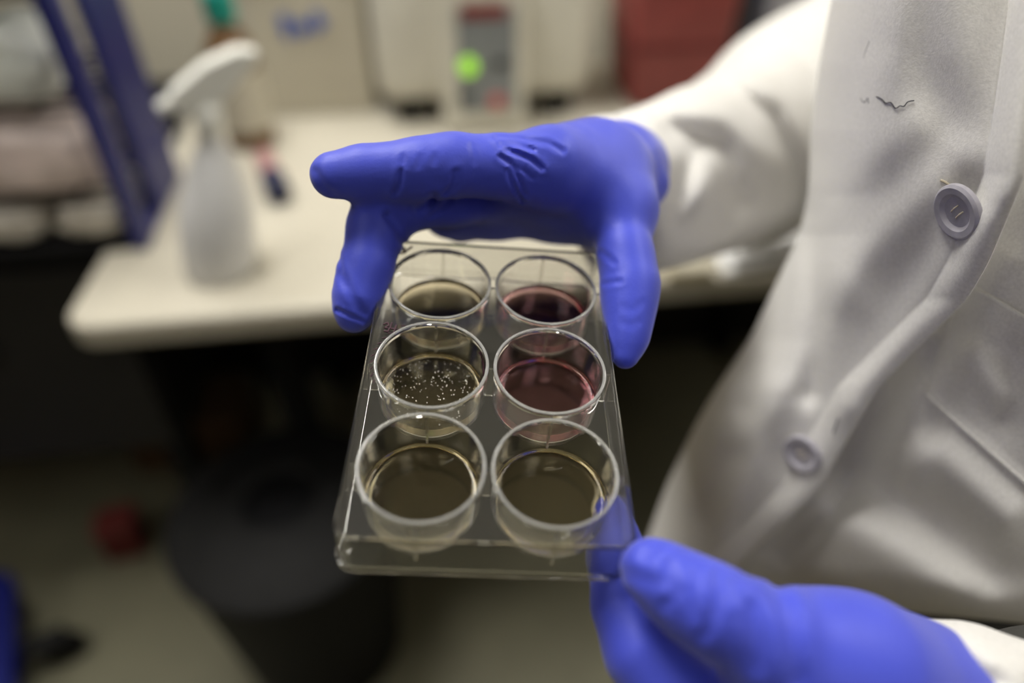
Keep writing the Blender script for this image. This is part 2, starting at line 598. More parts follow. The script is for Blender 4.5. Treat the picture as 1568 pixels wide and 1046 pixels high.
# ------------------------------------------------------------------ teal-capped reagent bottle behind the spray bottle
tb = bench_thing('reagent_bottle', 388, 218, 'amber reagent bottle with teal cap behind the spray bottle', 'bottle')
V, F = lathe([(0, 0), (0.034, 0), (0.038, 0.004), (0.038, 0.14), (0.034, 0.155), (0.02, 0.178), (0.016, 0.185), (0.016, 0.2), (0, 0.2)], 36)
mesh_obj('body', V, F, M['brown'], tb)
V, F = lathe([(0, 0.188), (0.021, 0.188), (0.022, 0.19), (0.022, 0.228), (0.019, 0.232), (0, 0.232)], 30)
mesh_obj('cap', V, F, M['teal'], tb)
V, F = lathe([(0.0385, 0.03), (0.0388, 0.03), (0.0388, 0.12), (0.0385, 0.12)], 36, closed=True)
mesh_obj('paper_label', V, F, M['card'], tb)

# ------------------------------------------------------------------ marker pen lying on the bench
q0, q1 = on_z(432, 315, ZC), on_z(392, 216, ZC)
dv = q1 - q0
pen = empty('marker_pen', (q0[0], q0[1], ZC + 0.018), math.atan2(dv[1], dv[0]))
tag(pen, 'thick dusky pink marker with navy cap lying beside the spray bottle', 'marker')
V, F = tube([(0.0, 0, 0), (0.004, 0, 0), (0.052, 0, 0), (0.054, 0, 0)], [0.015, 0.018, 0.018, 0.015], 20)
mesh_obj('cap', V, F, mat('cap_navy', (0.008, 0.012, 0.05), 0.4, noise=0.1), pen)
V, F = tube([(0.054, 0, 0), (0.058, 0, 0), (0.128, 0, 0), (0.132, 0, 0)], [0.013, 0.0145, 0.0145, 0.012], 20)
mesh_obj('barrel', V, F, mat('dusky_pink', (0.34, 0.17, 0.17), 0.5, noise=0.12), pen)

# ------------------------------------------------------------------ carton with a blue mark
ct = bench_thing('carton', 470, 176, 'cream carton with a blue printed mark behind the spray bottle', 'box')
cxa, cza = front_xz(ct, 392, 100)
cxb, czb = front_xz(ct, 566, 100)
box('body', (cxa, 0.0, 0.0), (cxb, 0.16, 0.25), M['card'], ct, 0.003)
box('lid_flap', (cxa + 0.002, -0.0025, 0.205), (cxb - 0.002, 0.0, 0.249), M['card'], ct, 0.0008)
for k, (a, b, c, d) in enumerate(((424, 18, 448, 58), (446, 30, 476, 54), (474, 16, 500, 48))):
    x0, z1 = front_xz(ct, a, b)
    x1, z0 = front_xz(ct, c, d)
    V = []
    for i in range(20):
        t = 2 * math.pi * i / 20
        rr = 1 + 0.18 * math.sin(3 * t + k)
        V.append(((x0 + x1) / 2 + (x1 - x0) / 2 * rr * math.cos(t), -0.0031, (z0 + z1) / 2 + (z1 - z0) / 2 * rr * math.sin(t)))
    V += [(x, -0.0025, z) for x, y, z in V]
    F = [tuple(range(20))] + [(i, (i + 1) % 20, 20 + (i + 1) % 20, 20 + i) for i in range(20)]
    mesh_obj('printed_mark', V, F, M['blueprint'], ct, False)

# ------------------------------------------------------------------ benchtop centrifuge
cf = bench_thing('centrifuge', 742, 205, 'cream benchtop centrifuge with grey control panel and lit green button', 'centrifuge')
xl, _ = front_xz(cf, 572, 100, 0.05)
xr, _ = front_xz(cf, 908, 100, 0.05)
pl, _ = front_xz(cf, 676, 100)
pr, _ = front_xz(cf, 806, 100)
bm = bmesh.new()
box_bm(bm, (xl, 0.05, 0.035), (xr, 0.46, 0.27), 0.035, 5)
bm_obj('housing', bm, M['cream'], cf, True)
box('front_bezel', (pl, 0.0, 0.004), (pr, 0.07, 0.25), M['cream'], cf, 0.008, segs=3)
ga, gz1 = front_xz(cf, 697, 14, -0.002)
gb, gz0 = front_xz(cf, 789, 168, -0.002)
cp = box('control_panel', (ga, -0.003, gz0), (gb, 0.004, gz1), M['panelgrey'], cf, 0.001)
dx0, dz1 = front_xz(cf, 704, 8, -0.004)
dx1, dz0 = front_xz(cf, 776, 27, -0.004)
box('display', (dx0, -0.005, dz0), (dx1, -0.003, dz1), M['display'], cp, 0.0005)


def knob(px, py, rpx, m, name):
    x, z = front_xz(cf, px, py, -0.005)
    x2, _ = front_xz(cf, px + rpx, py, -0.005)
    V, F = lathe([(0, 0.0), (abs(x2 - x), 0.0), (abs(x2 - x), 0.004), (abs(x2 - x) * 0.85, 0.006), (0, 0.006)], 28)
    V = [(x + a, -0.003 - c, z + b) for a, b, c in V]
    mesh_obj(name, V, F, m, cp)


knob(717, 102, 13, M['green'], 'start_button')
knob(761, 156, 11, M['redbtn'], 'stop_button')
for (a, b) in ((766, 98), (711, 150)):
    x, z = front_xz(cf, a, b, -0.004)
    box('key', (x - 0.010, -0.005, z - 0.007), (x + 0.010, -0.003, z + 0.007), M['greyp'], cp, 0.001)
for fx in (xl + 0.055, xr - 0.05):
    V, F = lathe([(0, 0), (0.026, 0), (0.028, 0.004), (0.024, 0.04), (0, 0.04)], 24)
    for fy in (0.10, 0.42):
        mesh_obj('rubber_foot', [(x + fx, y + fy, z) for x, y, z in V], F, M['blackp'], cf)
bm = bmesh.new()
box_bm(bm, (xl + 0.02, 0.09, 0.265), (xr - 0.02, 0.44, 0.31), 0.02, 4)
bm_obj('lid', bm, M['cream'], cf, True)

# ------------------------------------------------------------------ maroon container and grey-blue box right of the centrifuge
rb = bench_thing('sharps_container', 1040, 168, 'maroon plastic container on the bench behind the outstretched sleeve', 'container')
xl2, _ = front_xz(rb, 968, 100)
xr2, _ = front_xz(rb, 1120, 100)
w2 = (xr2 - xl2) / 2
xm = (xr2 + xl2) / 2
bm = bmesh.new()
box_bm(bm, (xm - w2, 0.0, 0.0), (xm + w2, 0.2, 0.24), 0.014, 4)
for v in bm.verts:
    k = 0.9 + 0.1 * v.co.z / 0.24
    v.co.x = xm + (v.co.x - xm) * k
    v.co.y = 0.1 + (v.co.y - 0.1) * k
bm_obj('body', bm, M['red'], rb, True)
box('rim', (xm - w2 - 0.006, -0.006, 0.235), (xm + w2 + 0.006, 0.206, 0.255), M['reddark'], rb, 0.004)
box('lid', (xm - w2 + 0.004, 0.004, 0.255), (xm + w2 - 0.004, 0.196, 0.268), M['red'], rb, 0.004)
box('embossed_band', (xm - w2 * 0.93 - 0.003, 0.004, 0.10), (xm + w2 * 0.93 + 0.003, 0.19, 0.112), M['reddark'], rb, 0.002)
gb_ = bench_thing('instrument_box', 1172, 135, 'dark slate instrument box on the bench right of the maroon container', 'instrument')
a_, _ = front_xz(gb_, 1140, 60)
b_, _ = front_xz(gb_, 1240, 60)
slate = mat('slate_plastic', (0.055, 0.06, 0.085), 0.5, noise=0.1)
box('body', (a_, 0.0, 0.012), (b_, 0.2, 0.26), slate, gb_, 0.008)
box('front_plate', (a_ + 0.03, -0.004, 0.03), (b_ - 0.008, 0.0, 0.23), mat('pale_slate', (0.30, 0.30, 0.33), 0.5, noise=0.1), gb_, 0.002)
for x in (a_ + 0.012, b_ - 0.012):
    for y in (0.02, 0.18):
        box('foot', (x - 0.008, y - 0.008, 0), (x + 0.008, y + 0.008, 0.012), M['blackp'], gb_)

# ------------------------------------------------------------------ paper towel and foam block at the bench edge
pt = bench_thing('paper_towel', 1172, 412, 'bright white folded paper towel at the bench edge beside the coat', 'paper towel')
V, F = [], []
nx, ny = 22, 16
for layer in range(3):
    b0 = len(V)
    for j in range(ny + 1):
        for i in range(nx + 1):
            u, v = i / nx - 0.5, j / ny - 0.5
            z = 0.003 + layer * 0.018 + 0.009 * (1 + math.sin(7 * u + 3 * v + layer) * math.cos(6 * v - layer)) * 0.5 + 0.022 * max(0, u + 0.1) * (layer > 0)
            V.append((u * (0.15 - 0.012 * layer) + 0.02, v * 0.11 + 0.05, z))
    for j in range(ny):
        for i in range(nx):
            F.append((b0 + j * (nx + 1) + i, b0 + j * (nx + 1) + i + 1, b0 + (j + 1) * (nx + 1) + i + 1, b0 + (j + 1) * (nx + 1) + i))
o = mesh_obj('folded_sheets', V, F, M['paper'], pt)
o.modifiers.new('thick', 'SOLIDIFY').thickness = 0.0006
fb = bench_thing('foam_block', 1058, 430, 'small tan foam block on the bench edge behind the thumb', 'block')
bm = bmesh.new()
box_bm(bm, (-0.028, 0.0, 0.0), (0.028, 0.05, 0.011), 0.004, 3)
bm_obj('pad', bm, M['tan'], fb, True)
bm = bmesh.new()
box_bm(bm, (-0.027, 0.002, 0.011), (0.027, 0.048, 0.014), 0.001, 2)
bm_obj('cover_sheet', bm, M['card'], fb)

# ------------------------------------------------------------------ under the bench
p = on_z(432, 775, 0.40)
wb = empty('waste_bin', (p[0], p[1], 0))
tag(wb, 'black round waste bin with charcoal domed lid under the bench', 'bin')
V, F = lathe([(0, 0.0), (0.125, 0.0), (0.132, 0.006), (0.158, 0.375), (0.165, 0.38), (0.165, 0.392), (0.15, 0.392), (0.15, 0.385), (0.12, 0.02), (0, 0.02)], 56)
mesh_obj('body', V, F, M['blackp'], wb)
V, F = lathe([(0.05, 0.418), (0.06, 0.425), (0.10, 0.418), (0.145, 0.405), (0.163, 0.395), (0.163, 0.393), (0.05, 0.393)], 56, closed=True)
ld = mesh_obj('lid', V, F, M['greyp'], wb)
V, F = lathe([(0, 0.398), (0.0495, 0.398), (0.0495, 0.404), (0, 0.407)], 40)
mesh_obj('flap', V, F, M['blackp'], ld)

p = on_z(200, 838, 0.0)
rx = empty('red_box', (p[0], p[1], 0), 0.3)
tag(rx, 'small dark red box on the floor under the bench', 'box')
box('body', (-0.035, -0.03, 0.0), (0.035, 0.03, 0.085), M['reddark'], rx, 0.004)
box('lid', (-0.037, -0.032, 0.085), (0.037, 0.032, 0.098), M['red'], rx, 0.003)

p = on_z(300, 716, 0.0)
bx = empty('cardboard_box', (p[0], p[1], 0), 0.15)
tag(bx, 'dim brown cardboard box on the floor behind the waste bin', 'box')
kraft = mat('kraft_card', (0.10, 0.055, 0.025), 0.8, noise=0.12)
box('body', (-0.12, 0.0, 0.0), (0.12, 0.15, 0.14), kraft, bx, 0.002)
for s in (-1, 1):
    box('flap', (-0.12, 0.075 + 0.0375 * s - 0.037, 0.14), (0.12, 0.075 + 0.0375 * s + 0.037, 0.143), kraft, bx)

p = on_z(112, 1012, 0.0)
dl = empty('wheeled_dolly', (p[0], p[1], 0), 0.5)
tag(dl, 'navy wheeled dolly with black castor at the bottom left corner', 'dolly')
rounded_slab('platform', -0.34, -0.14, -0.05, 0.17, 0.075, 0.115, 0.04, 0.006, M['navy'], dl, Matrix.Identity(4))
for k, (x, y) in enumerate(((0.0, 0.01), (-0.3, 0.01))):
    V, F = lathe([(0, -0.012), (0.030, -0.012), (0.034, -0.008), (0.034, 0.008), (0.030, 0.012), (0, 0.012)], 30)
    w = mesh_obj('castor_wheel', [(a + x, c + y, b + 0.034) for a, b, c in V], F, M['blackp'], dl)
    box('castor_fork', (x - 0.05 if k == 0 else x - 0.012, y - 0.018, 0.055), (x + 0.014 if k == 0 else x + 0.014, y + 0.018, 0.078), M['greyp'], dl, 0.004)

# ------------------------------------------------------------------ six-well plate
PR = np.array([[0.99658747, -0.00234728, 0.08250998], [0.05395811, -0.73792719, -0.67271984], [0.06246542, 0.67487625, -0.73528234]])
PT = np.array([-6.83248907, 7.89714600, 225.644629])
S = 0.001
pw_o = cam2world((PT * S)[None, :])[0]
ax = [CR * PR[0, i] - CU * PR[1, i] + CF * PR[2, i] for i in range(3)]
PM = Matrix([[ax[0][i], ax[1][i], ax[2][i], pw_o[i]] for i in range(3)] + [[0, 0, 0, 1]])
plate = bpy.data.objects.new('culture_plate', None)
plate.empty_display_size = 0.02
COL.objects.link(plate)
plate.matrix_world = PM
tag(plate, 'clear plastic six-well culture plate held in both gloved hands', 'culture plate')
PITCHW = 39.12


def rrect(hx, hy, rad, z, k=8):
    pts = []
    for cx_, cy_, a0 in ((-hx + rad, -hy + rad, 180), (hx - rad, -hy + rad, 270), (hx - rad, hy - rad, 0), (-hx + rad, hy - rad, 90)):
        for i in range(k + 1):
            a = math.radians(a0 + 90 * i / k)
            pts.append((cx_ + rad * math.cos(a), cy_ + rad * math.sin(a), z))
    return pts


def plate_frame():
    bm = bmesh.new()
    loops = [rrect(41.0, 62.1, 4.6, -0.8), rrect(41.5, 62.6, 5.0, -1.4), rrect(42.0, 63.1, 5.0, -16.2), rrect(42.7, 63.8, 5.4, -16.6),
             rrect(42.7, 63.8, 5.4, -19.2), rrect(41.2, 62.3, 4.4, -19.2), rrect(40.4, 61.5, 4.0, -2.2)]
    LV = [[bm.verts.new(Vector(p) * S) for p in lp] for lp in loops]
    for a, b in zip(LV[:-1], LV[1:]):
        n = len(a)
        for i in range(n):
            bm.faces.new((a[i], a[(i + 1) % n], b[(i + 1) % n], b[i]))

    def ring(cx_, cy_, rad, z, n=72):
        return [bm.verts.new(Vector((cx_ + rad * math.cos(2 * math.pi * i / n), cy_ + rad * math.sin(2 * math.pi * i / n), z)) * S) for i in range(n)]
    tops, bots = [], []
    for c in (-0.5, 0.5):
        for r in (-1, 0, 1):
            t = ring(c * PITCHW, r * PITCHW, 19.0, -0.8)
            b = ring(c * PITCHW, r * PITCHW, 19.0, -2.2)
            n = len(t)
            for i in range(n):
                bm.faces.new((t[i], t[(i + 1) % n], b[(i + 1) % n], b[i]))
            tops.append(t)
            bots.append(b)

    def edges_of(vs):
        out = []
        n = len(vs)
        for i in range(n):
            e = bm.edges.get((vs[i], vs[(i + 1) % n]))
            out.append(e or bm.edges.new((vs[i], vs[(i + 1) % n])))
        return out
    for outer, holes in ((LV[0], tops), (LV[-1], bots)):
        es = edges_of(outer)
        for h in holes:
            es += edges_of(h)
        bmesh.ops.triangle_fill(bm, use_beauty=True, use_dissolve=False, edges=es)
    return bm


bm_obj('frame', plate_frame(), M['plastic'], plate)
wprof = [(0, -17.3), (8, -17.3), (16.2, -17.3), (16.6, -17.3), (17.2, -17.1), (17.4, -16.6), (17.415, -16.0), (17.73, -1.1), (17.745, -0.6), (17.85, -0.36), (18.2, -0.34), (18.55, -0.36), (18.8, -0.5), (18.8, -0.8),
         (18.45, -1.6), (18.35, -3.0), (18.345, -3.6), (18.205, -17.6), (18.2, -18.2), (18.0, -18.5), (17.6, -18.5), (8, -18.5), (0, -18.5)]
V, F = lathe([(r * S, z * S) for r, z in wprof], 96)
well0 = mesh_obj('well', V, F, M['rim'], plate)
WELLS = [(c, r) for r in (1, 0, -1) for c in (-0.5, 0.5)]
V, F = lathe([(r * S, z * S) for r, z in ((17.78, -0.32), (17.82, -0.1), (18.0, 0.06), (18.3, 0.1), (18.6, 0.04), (18.85, -0.2), (18.86, -0.32), (18.3, -0.33))], 96, closed=True)
rim0 = mesh_obj('rim', V, F, M['rimring'], well0)
for i, (c, r) in enumerate(WELLS):
    o = well0 if i == 0 else link(well0.copy(), plate)
    o.location = (c * PITCHW * S, r * PITCHW * S, 0)
    if i:
        link(rim0.copy(), o)
# ribs joining the wells and the skirt
rib_spots = [(c * PITCHW, (r + 0.5) * PITCHW, 0) for c in (-0.5, 0.5) for r in (-1, 0)] + [(0, r * PITCHW, 1) for r in (-1, 0, 1)]
rib_me = {}
for k, (lx, ly) in enumerate(((0.45, 1.18), (1.18, 0.45))):
    bm = bmesh.new()
    box_bm(bm, (-lx * S, -ly * S, -16.5 * S), (lx * S, ly * S, -2.3 * S), 0.1 * S, 1)
    me = bpy.data.meshes.new('rib')
    bm.to_mesh(me)
    bm.free()
    me.materials.append(M['plastic'])
    rib_me[k] = me
for x, y, k in rib_spots:
    o = link(bpy.data.objects.new('rib', rib_me[k]), plate)
    o.location = (x * S, y * S, 0)
for s in (-1, 1):
    for r in (-1, 0, 1):
        o = link(bpy.data.objects.new('rib', rib_me[1]), plate)
        o.location = (s * (0.5 * PITCHW + 18.4 + 1.2) * S, r * PITCHW * S, 0)
for c in (-0.5, 0.5):
    for s in (-1, 1):
        o = link(bpy.data.objects.new('rib', rib_me[0]), plate)
        o.location = (c * PITCHW * S, s * (PITCHW + 18.4 + 1.25) * S, 0)


# marker writing on the deck
def deck_xy(px, py, z=-0.75):
    v = np.array([(px - 784) / FPX, (py - 523) / FPX, 1.0])
    o = PR.T @ (-PT)
    d = PR.T @ v
    t = (z - o[2]) / d[2]
    q = o + d * t
    return q[0], q[1], q[2]


def stroke(bmv, pts, rad=0.3, z=-0.72):
    P = [np.array(deck_xy(a, b, z)) * S for a, b in pts]
    Q = []
    for i in range(len(P) - 1):
        for t in np.linspace(0, 1, 4, endpoint=False):
            Q.append(P[i] * (1 - t) + P[i + 1] * t)
    Q.append(P[-1])
    V, F = tube(Q, rad * S, 6)
    b0 = len(bmv[0])
    bmv[0].extend(tuple(v) for v in V)
    bmv[1].extend(tuple(b0 + i for i in f) for f in F)


acc = ([], [])
stroke(acc, [(587, 497), (594, 494), (595, 499), (589, 502), (596, 503), (594, 508), (588, 507)])
stroke(acc, [(600, 494), (597, 503), (604, 504)])
stroke(acc, [(607, 498), (602, 512)])
mesh_obj('marker_writing', acc[0], acc[1], M['marker'], plate)
acc = ([], [])
stroke(acc, [(612, 384), (619, 379), (618, 386), (627, 381), (631, 378)], 0.45)
stroke(acc, [(610, 388), (622, 387)], 0.4)
mesh_obj('marker_writing', acc[0], acc[1], M['marker'], plate)
acc = ([], [])
a0 = math.radians(122)  # ticks drawn to imitate reflections of the writing in the well wall
for k in range(11):
    a = a0 + k * math.radians(8.2)
    for rr in (19.6,):
        p0 = np.array([-0.5 * PITCHW + 19.2 * math.cos(a), 19.2 * math.sin(a), -0.7]) * S
        p1 = np.array([-0.5 * PITCHW + 20.3 * math.cos(a + 0.06), 20.3 * math.sin(a + 0.06), -0.7]) * S
        if p1[0] < -40.4 * S:
            p1[0] = -40.4 * S
        V, F = tube([p0, (p0 + p1) / 2, p1], 0.2 * S, 6)
        b0 = len(acc[0])
        acc[0].extend(tuple(v) for v in V)
        acc[1].extend(tuple(b0 + i for i in f) for f in F)
mesh_obj('marker_writing', acc[0], acc[1], M['marker'], plate)
# letters on the inner wall of the middle-left well
acc = ([], [])


def wall_pt(a_deg, z, rad=17.3):
    a = math.radians(a_deg)
    return np.array([-0.5 * PITCHW + rad * math.cos(a), rad * math.sin(a), z]) * S


for pts in ([(20, -3.5), (24, -1.6), (28, -3.6)], [(21.5, -2.6), (26.5, -2.6)], [(12, -4.2), (16, -2.6), (17, -4.6)], [(4, -3.2), (8, -2.4), (9, -4.4), (4, -5.0), (8, -6.2)],
            [(-2, -5), (1, -3.4), (2, -6.2)]):
    Q = []
    for i in range(len(pts) - 1):
        for t in np.linspace(0, 1, 4, endpoint=False):
            Q.append(wall_pt(pts[i][0] * (1 - t) + pts[i + 1][0] * t, pts[i][1] * (1 - t) + pts[i + 1][1] * t))
    Q.append(wall_pt(*pts[-1]))
    V, F = tube(Q, 0.27 * S, 6)
    b0 = len(acc[0])
    acc[0].extend(tuple(v) for v in V)
    acc[1].extend(tuple(b0 + i for i in f) for f in F)
mesh_obj('marker_writing', acc[0], acc[1], M['marker'], plate)

# medium in each well: level (a little tilted to the plate), with a raised meniscus
TILT = np.array([-0.030, 0.050])            # slope of the liquid surface in plate coordinates


def medium_mesh(depth, n=72):
    prof = [0.0, 4.0, 8.0, 12.0, 15.0, 16.2, 16.8, 17.1, 17.25]
    men = [0, 0, 0, 0, 0.02, 0.12, 0.35, 0.7, 1.15]
    V = [(0, 0, (-17.2 + depth) * S)]
    for r, m_ in zip(prof[1:], men[1:]):
        for k in range(n):
            a = 2 * math.pi * k / n
            x, y = r * math.cos(a), r * math.sin(a)
            z = max(-17.0, -17.2 + depth - TILT[0] * x - TILT[1] * y + m_)
            V.append((x * S, y * S, z * S))
    F = [(0, 1 + k, 1 + (k + 1) % n) for k in range(n)]
    for j in range(len(prof) - 2):
        for k in range(n):
            k2 = (k + 1) % n
            F.append((1 + j * n + k, 1 + (j + 1) * n + k, 1 + (j + 1) * n + k2, 1 + j * n + k2))
    b0 = len(V)
    last = 1 + (len(prof) - 2) * n
    for k in range(n):
        a = 2 * math.pi * k / n
        V.append((17.1 * math.cos(a) * S, 17.1 * math.sin(a) * S, -17.02 * S))
    for k in range(n):
        V.append((16.6 * math.cos(2 * math.pi * k / n) * S, 16.6 * math.sin(2 * math.pi * k / n) * S, -17.22 * S))
    for k in range(n):
        V.append((16.2 * math.cos(2 * math.pi * k / n) * S, 16.2 * math.sin(2 * math.pi * k / n) * S, -17.22 * S))
    for k in range(n):
        k2 = (k + 1) % n
        F.append((last + k, b0 + k, b0 + k2, last + k2))
        F.append((b0 + k, b0 + n + k, b0 + n + k2, b0 + k2))
        F.append((b0 + n + k, b0 + 2 * n + k, b0 + 2 * n + k2, b0 + n + k2))
    V.append((0, 0, -17.22 * S))
    for k in range(n):
        F.append((b0 + 2 * n + k, len(V) - 1, b0 + 2 * n + (k + 1) % n))
    return V, F


MED = [('clear straw-coloured medium in the far left well of the plate', 'medium', 2.6),
       ('pink medium in the far right well of the plate', 'pink', 2.6),
       ('straw-coloured medium dotted with white specks in the middle left well', 'medium', 2.5),
       ('pink medium in the middle right well of the plate', 'pink', 2.7),
       ('straw-coloured medium in the near left well of the plate', 'medium', 2.5),
       ('straw-coloured medium in the near right well, by the lower thumb', 'medium', 2.5)]
med_objs = []
for (c, r), (lab, m_, dep) in zip(WELLS, MED):
    V, F = medium_mesh(dep)
    o = mesh_obj('culture_medium', V, F, M[m_])
    o.matrix_world = PM @ Matrix.Translation((c * PITCHW * S, r * PITCHW * S, 0))
    tag(o, lab, 'medium', 'media in the wells of the plate')
    med_objs.append(o)
bm = bmesh.new()
for k in range(170):
    rr = 15.2 * math.sqrt(random.random())
    a = random.uniform(0, 2 * math.pi)
    x, y = rr * math.cos(a), rr * math.sin(a)
    z = -17.2 + 2.5 - TILT[0] * x - TILT[1] * y
    bmesh.ops.create_icosphere(bm, subdivisions=1, radius=random.uniform(0.13, 0.27) * S, matrix=Matrix.Translation((x * S, y * S, (z + 0.1) * S)))
o = bm_obj('specks', bm, M['speck'], med_objs[2])
o['kind'] = 'stuff'


# ------------------------------------------------------------------ smooth bodies from tapered bones
def surface_nets(Fv, org, h):
    inside = Fv < 0
    nx, ny, nz = Fv.shape
    corners = [(i, j, k) for i in (0, 1) for j in (0, 1) for k in (0, 1)]
    cnt = np.zeros((nx - 1, ny - 1, nz - 1), np.int8)
    for i, j, k in corners:
        cnt += inside[i:nx - 1 + i, j:ny - 1 + j, k:nz - 1 + k]
    act = (cnt > 0) & (cnt < 8)
    idx = np.argwhere(act)
    num = np.full(act.shape, -1, np.int64)
    num[act] = np.arange(len(idx))
    acc = np.zeros((len(idx), 3))
    w = np.zeros(len(idx))
    val = {c: Fv[idx[:, 0] + c[0], idx[:, 1] + c[1], idx[:, 2] + c[2]] for c in corners}
    for a in corners:
        for ax_ in range(3):
            if a[ax_] == 0:
                b = list(a)
                b[ax_] = 1
                b = tuple(b)
                va, vb = val[a], val[b]
                m = (va < 0) != (vb < 0)
                t = np.where(m, va / (va - vb + 1e-20), 0)
                p = np.array(a, float)[None, :] + t[:, None] * (np.array(b) - np.array(a))[None, :]
                acc += np.where(m[:, None], p, 0)
                w += m
    V = org + h * (idx + acc / w[:, None])
    quads = []
    for ax_ in range(3):
        o1, o2 = [(1, 2), (2, 0), (0, 1)][ax_]
        sl0 = [slice(None)] * 3
        sl1 = [slice(None)] * 3
        sl0[ax_] = slice(0, -1)
        sl1[ax_] = slice(1, None)
        ch = inside[tuple(sl0)] != inside[tuple(sl1)]
        e = np.argwhere(ch)
        s = inside[tuple(sl0)][ch]
        ok = (e[:, o1] > 0) & (e[:, o2] > 0) & (e[:, o1] < Fv.shape[o1] - 1) & (e[:, o2] < Fv.shape[o2] - 1)
        e, s = e[ok], s[ok]
        q = []
        for d1, d2 in ((1, 1), (0, 1), (0, 0), (1, 0)):
            c = e.copy()
            c[:, o1] -= d1
            c[:, o2] -= d2
            q.append(num[c[:, 0], c[:, 1], c[:, 2]])
        q = np.stack(q, 1)
        q[~s] = q[~s][:, ::-1]
        quads.append(q)
    return V, np.concatenate(quads)


def cone_d(P, a, b, ra, rb):
    ab = b - a
    t = np.clip(((P - a) @ ab) / (ab @ ab + 1e-12), 0, 1)
    return np.sqrt(((P - a - t[..., None] * ab) ** 2).sum(-1)) - (ra + t * (rb - ra))


def smin(a, b, k):
    h = np.clip(k - np.abs(a - b), 0, None) / k
    return np.minimum(a, b) - h * h * k * 0.25


def px_of(P):
    return 784 + FPX * P[..., 0] / P[..., 2], 523 + FPX * P[..., 1] / P[..., 2]


def seg_dist(x, y, pts):
    best = np.full(x.shape, 1e9)
    for (x0, y0), (x1, y1) in zip(pts[:-1], pts[1:]):
        dx, dy = x1 - x0, y1 - y0
        t = np.clip(((x - x0) * dx + (y - y0) * dy) / (dx * dx + dy * dy + 1e-9), 0, 1)
        best = np.minimum(best, (x - x0 - t * dx) ** 2 + (y - y0 - t * dy) ** 2)
    return np.sqrt(best)


def bone_body(groups, h, grooves=(), cuts=(), k_between=5.0, relax=2):
    """groups: list of (k, [(joint, joint...) chains]); a joint is (px, py, depth mm, radius mm). Returns verts in metres (world), faces."""
    alljs = [j for k, chains in groups for ch in chains for j in ch]
    C = np.array([camp(j[0], j[1], j[2]) for j in alljs])
    rr = np.array([j[3] for j in alljs])[:, None]
    lo, hi = (C - rr).min(0) - 4, (C + rr).max(0) + 4
    n = np.ceil((hi - lo) / h).astype(int) + 1
    g = np.stack(np.meshgrid(*[lo[i] + h * np.arange(n[i]) for i in range(3)], indexing='ij'), -1)
    D = np.full(g.shape[:3], 1e3)
    for k, chains in groups:
        Dg = np.full(g.shape[:3], 1e3)
        for ch in chains:
            pts = [camp(j[0], j[1], j[2]) for j in ch]
            for i in range(len(ch) - 1):
                ra, rb = ch[i][3], ch[i + 1][3]
                a, b = pts[i], pts[i + 1]
                m = max(ra, rb) + 14
                s0 = np.clip(((np.minimum(a, b) - m - lo) / h).astype(int), 0, None)
                s1 = np.minimum(((np.maximum(a, b) + m - lo) / h).astype(int) + 2, n)
                sl = tuple(slice(s0[q], s1[q]) for q in range(3))
                Dg[sl] = smin(Dg[sl], cone_d(g[sl], a, b, ra, rb), k)
        D = smin(D, Dg, k_between)
    if len(grooves):
        X, Y = px_of(g)
        near = np.abs(D) < 5
        Xn, Yn, Zn = X[near], Y[near], g[..., 2][near]
        add = np.zeros(Xn.shape)
        for pts, wid, amp, zmax in grooves:
            dmm = seg_dist(Xn, Yn, pts) * Zn / FPX
            ln = np.exp(-(dmm / wid) ** 2) - 0.45 * np.exp(-((dmm - 2.0 * wid) / wid) ** 2)
            add += np.where(Zn < zmax, amp * ln, 0)
        D[near] += add
    for p0, nrm in cuts:
        D = np.maximum(D, (g - p0) @ nrm)
    V, Q = surface_nets(D, lo, h)
    for _ in range(relax):
        sm_ = np.zeros_like(V)
        ct_ = np.zeros(len(V))
        for a, b in ((0, 1), (1, 2), (2, 3), (3, 0)):
            np.add.at(sm_, Q[:, a], V[Q[:, b]])
            np.add.at(sm_, Q[:, b], V[Q[:, a]])
            np.add.at(ct_, Q[:, a], 1)
            np.add.at(ct_, Q[:, b], 1)
        V = V * 0.5 + 0.5 * sm_ / np.maximum(ct_, 1)[:, None]
    return cam2world(V * S), Q


def fast_mesh(name, V, Q, m, parent=None):
    me = bpy.data.meshes.new(name)
    me.vertices.add(len(V))
    me.vertices.foreach_set('co', np.asarray(V, np.float32).ravel())
    me.loops.add(Q.size)
    me.loops.foreach_set('vertex_index', Q.astype(np.int32).ravel())
    me.polygons.add(len(Q))
    me.polygons.foreach_set('loop_start', np.arange(0, Q.size, Q.shape[1], dtype=np.int32))
    me.update(calc_edges=True)
    me.validate()
    smooth(me)
    me.materials.append(m)
    return link(bpy.data.objects.new(name, me), parent)


person = empty('person')
tag(person, 'person in a white lab coat and blue gloves holding the six-well plate', 'person')

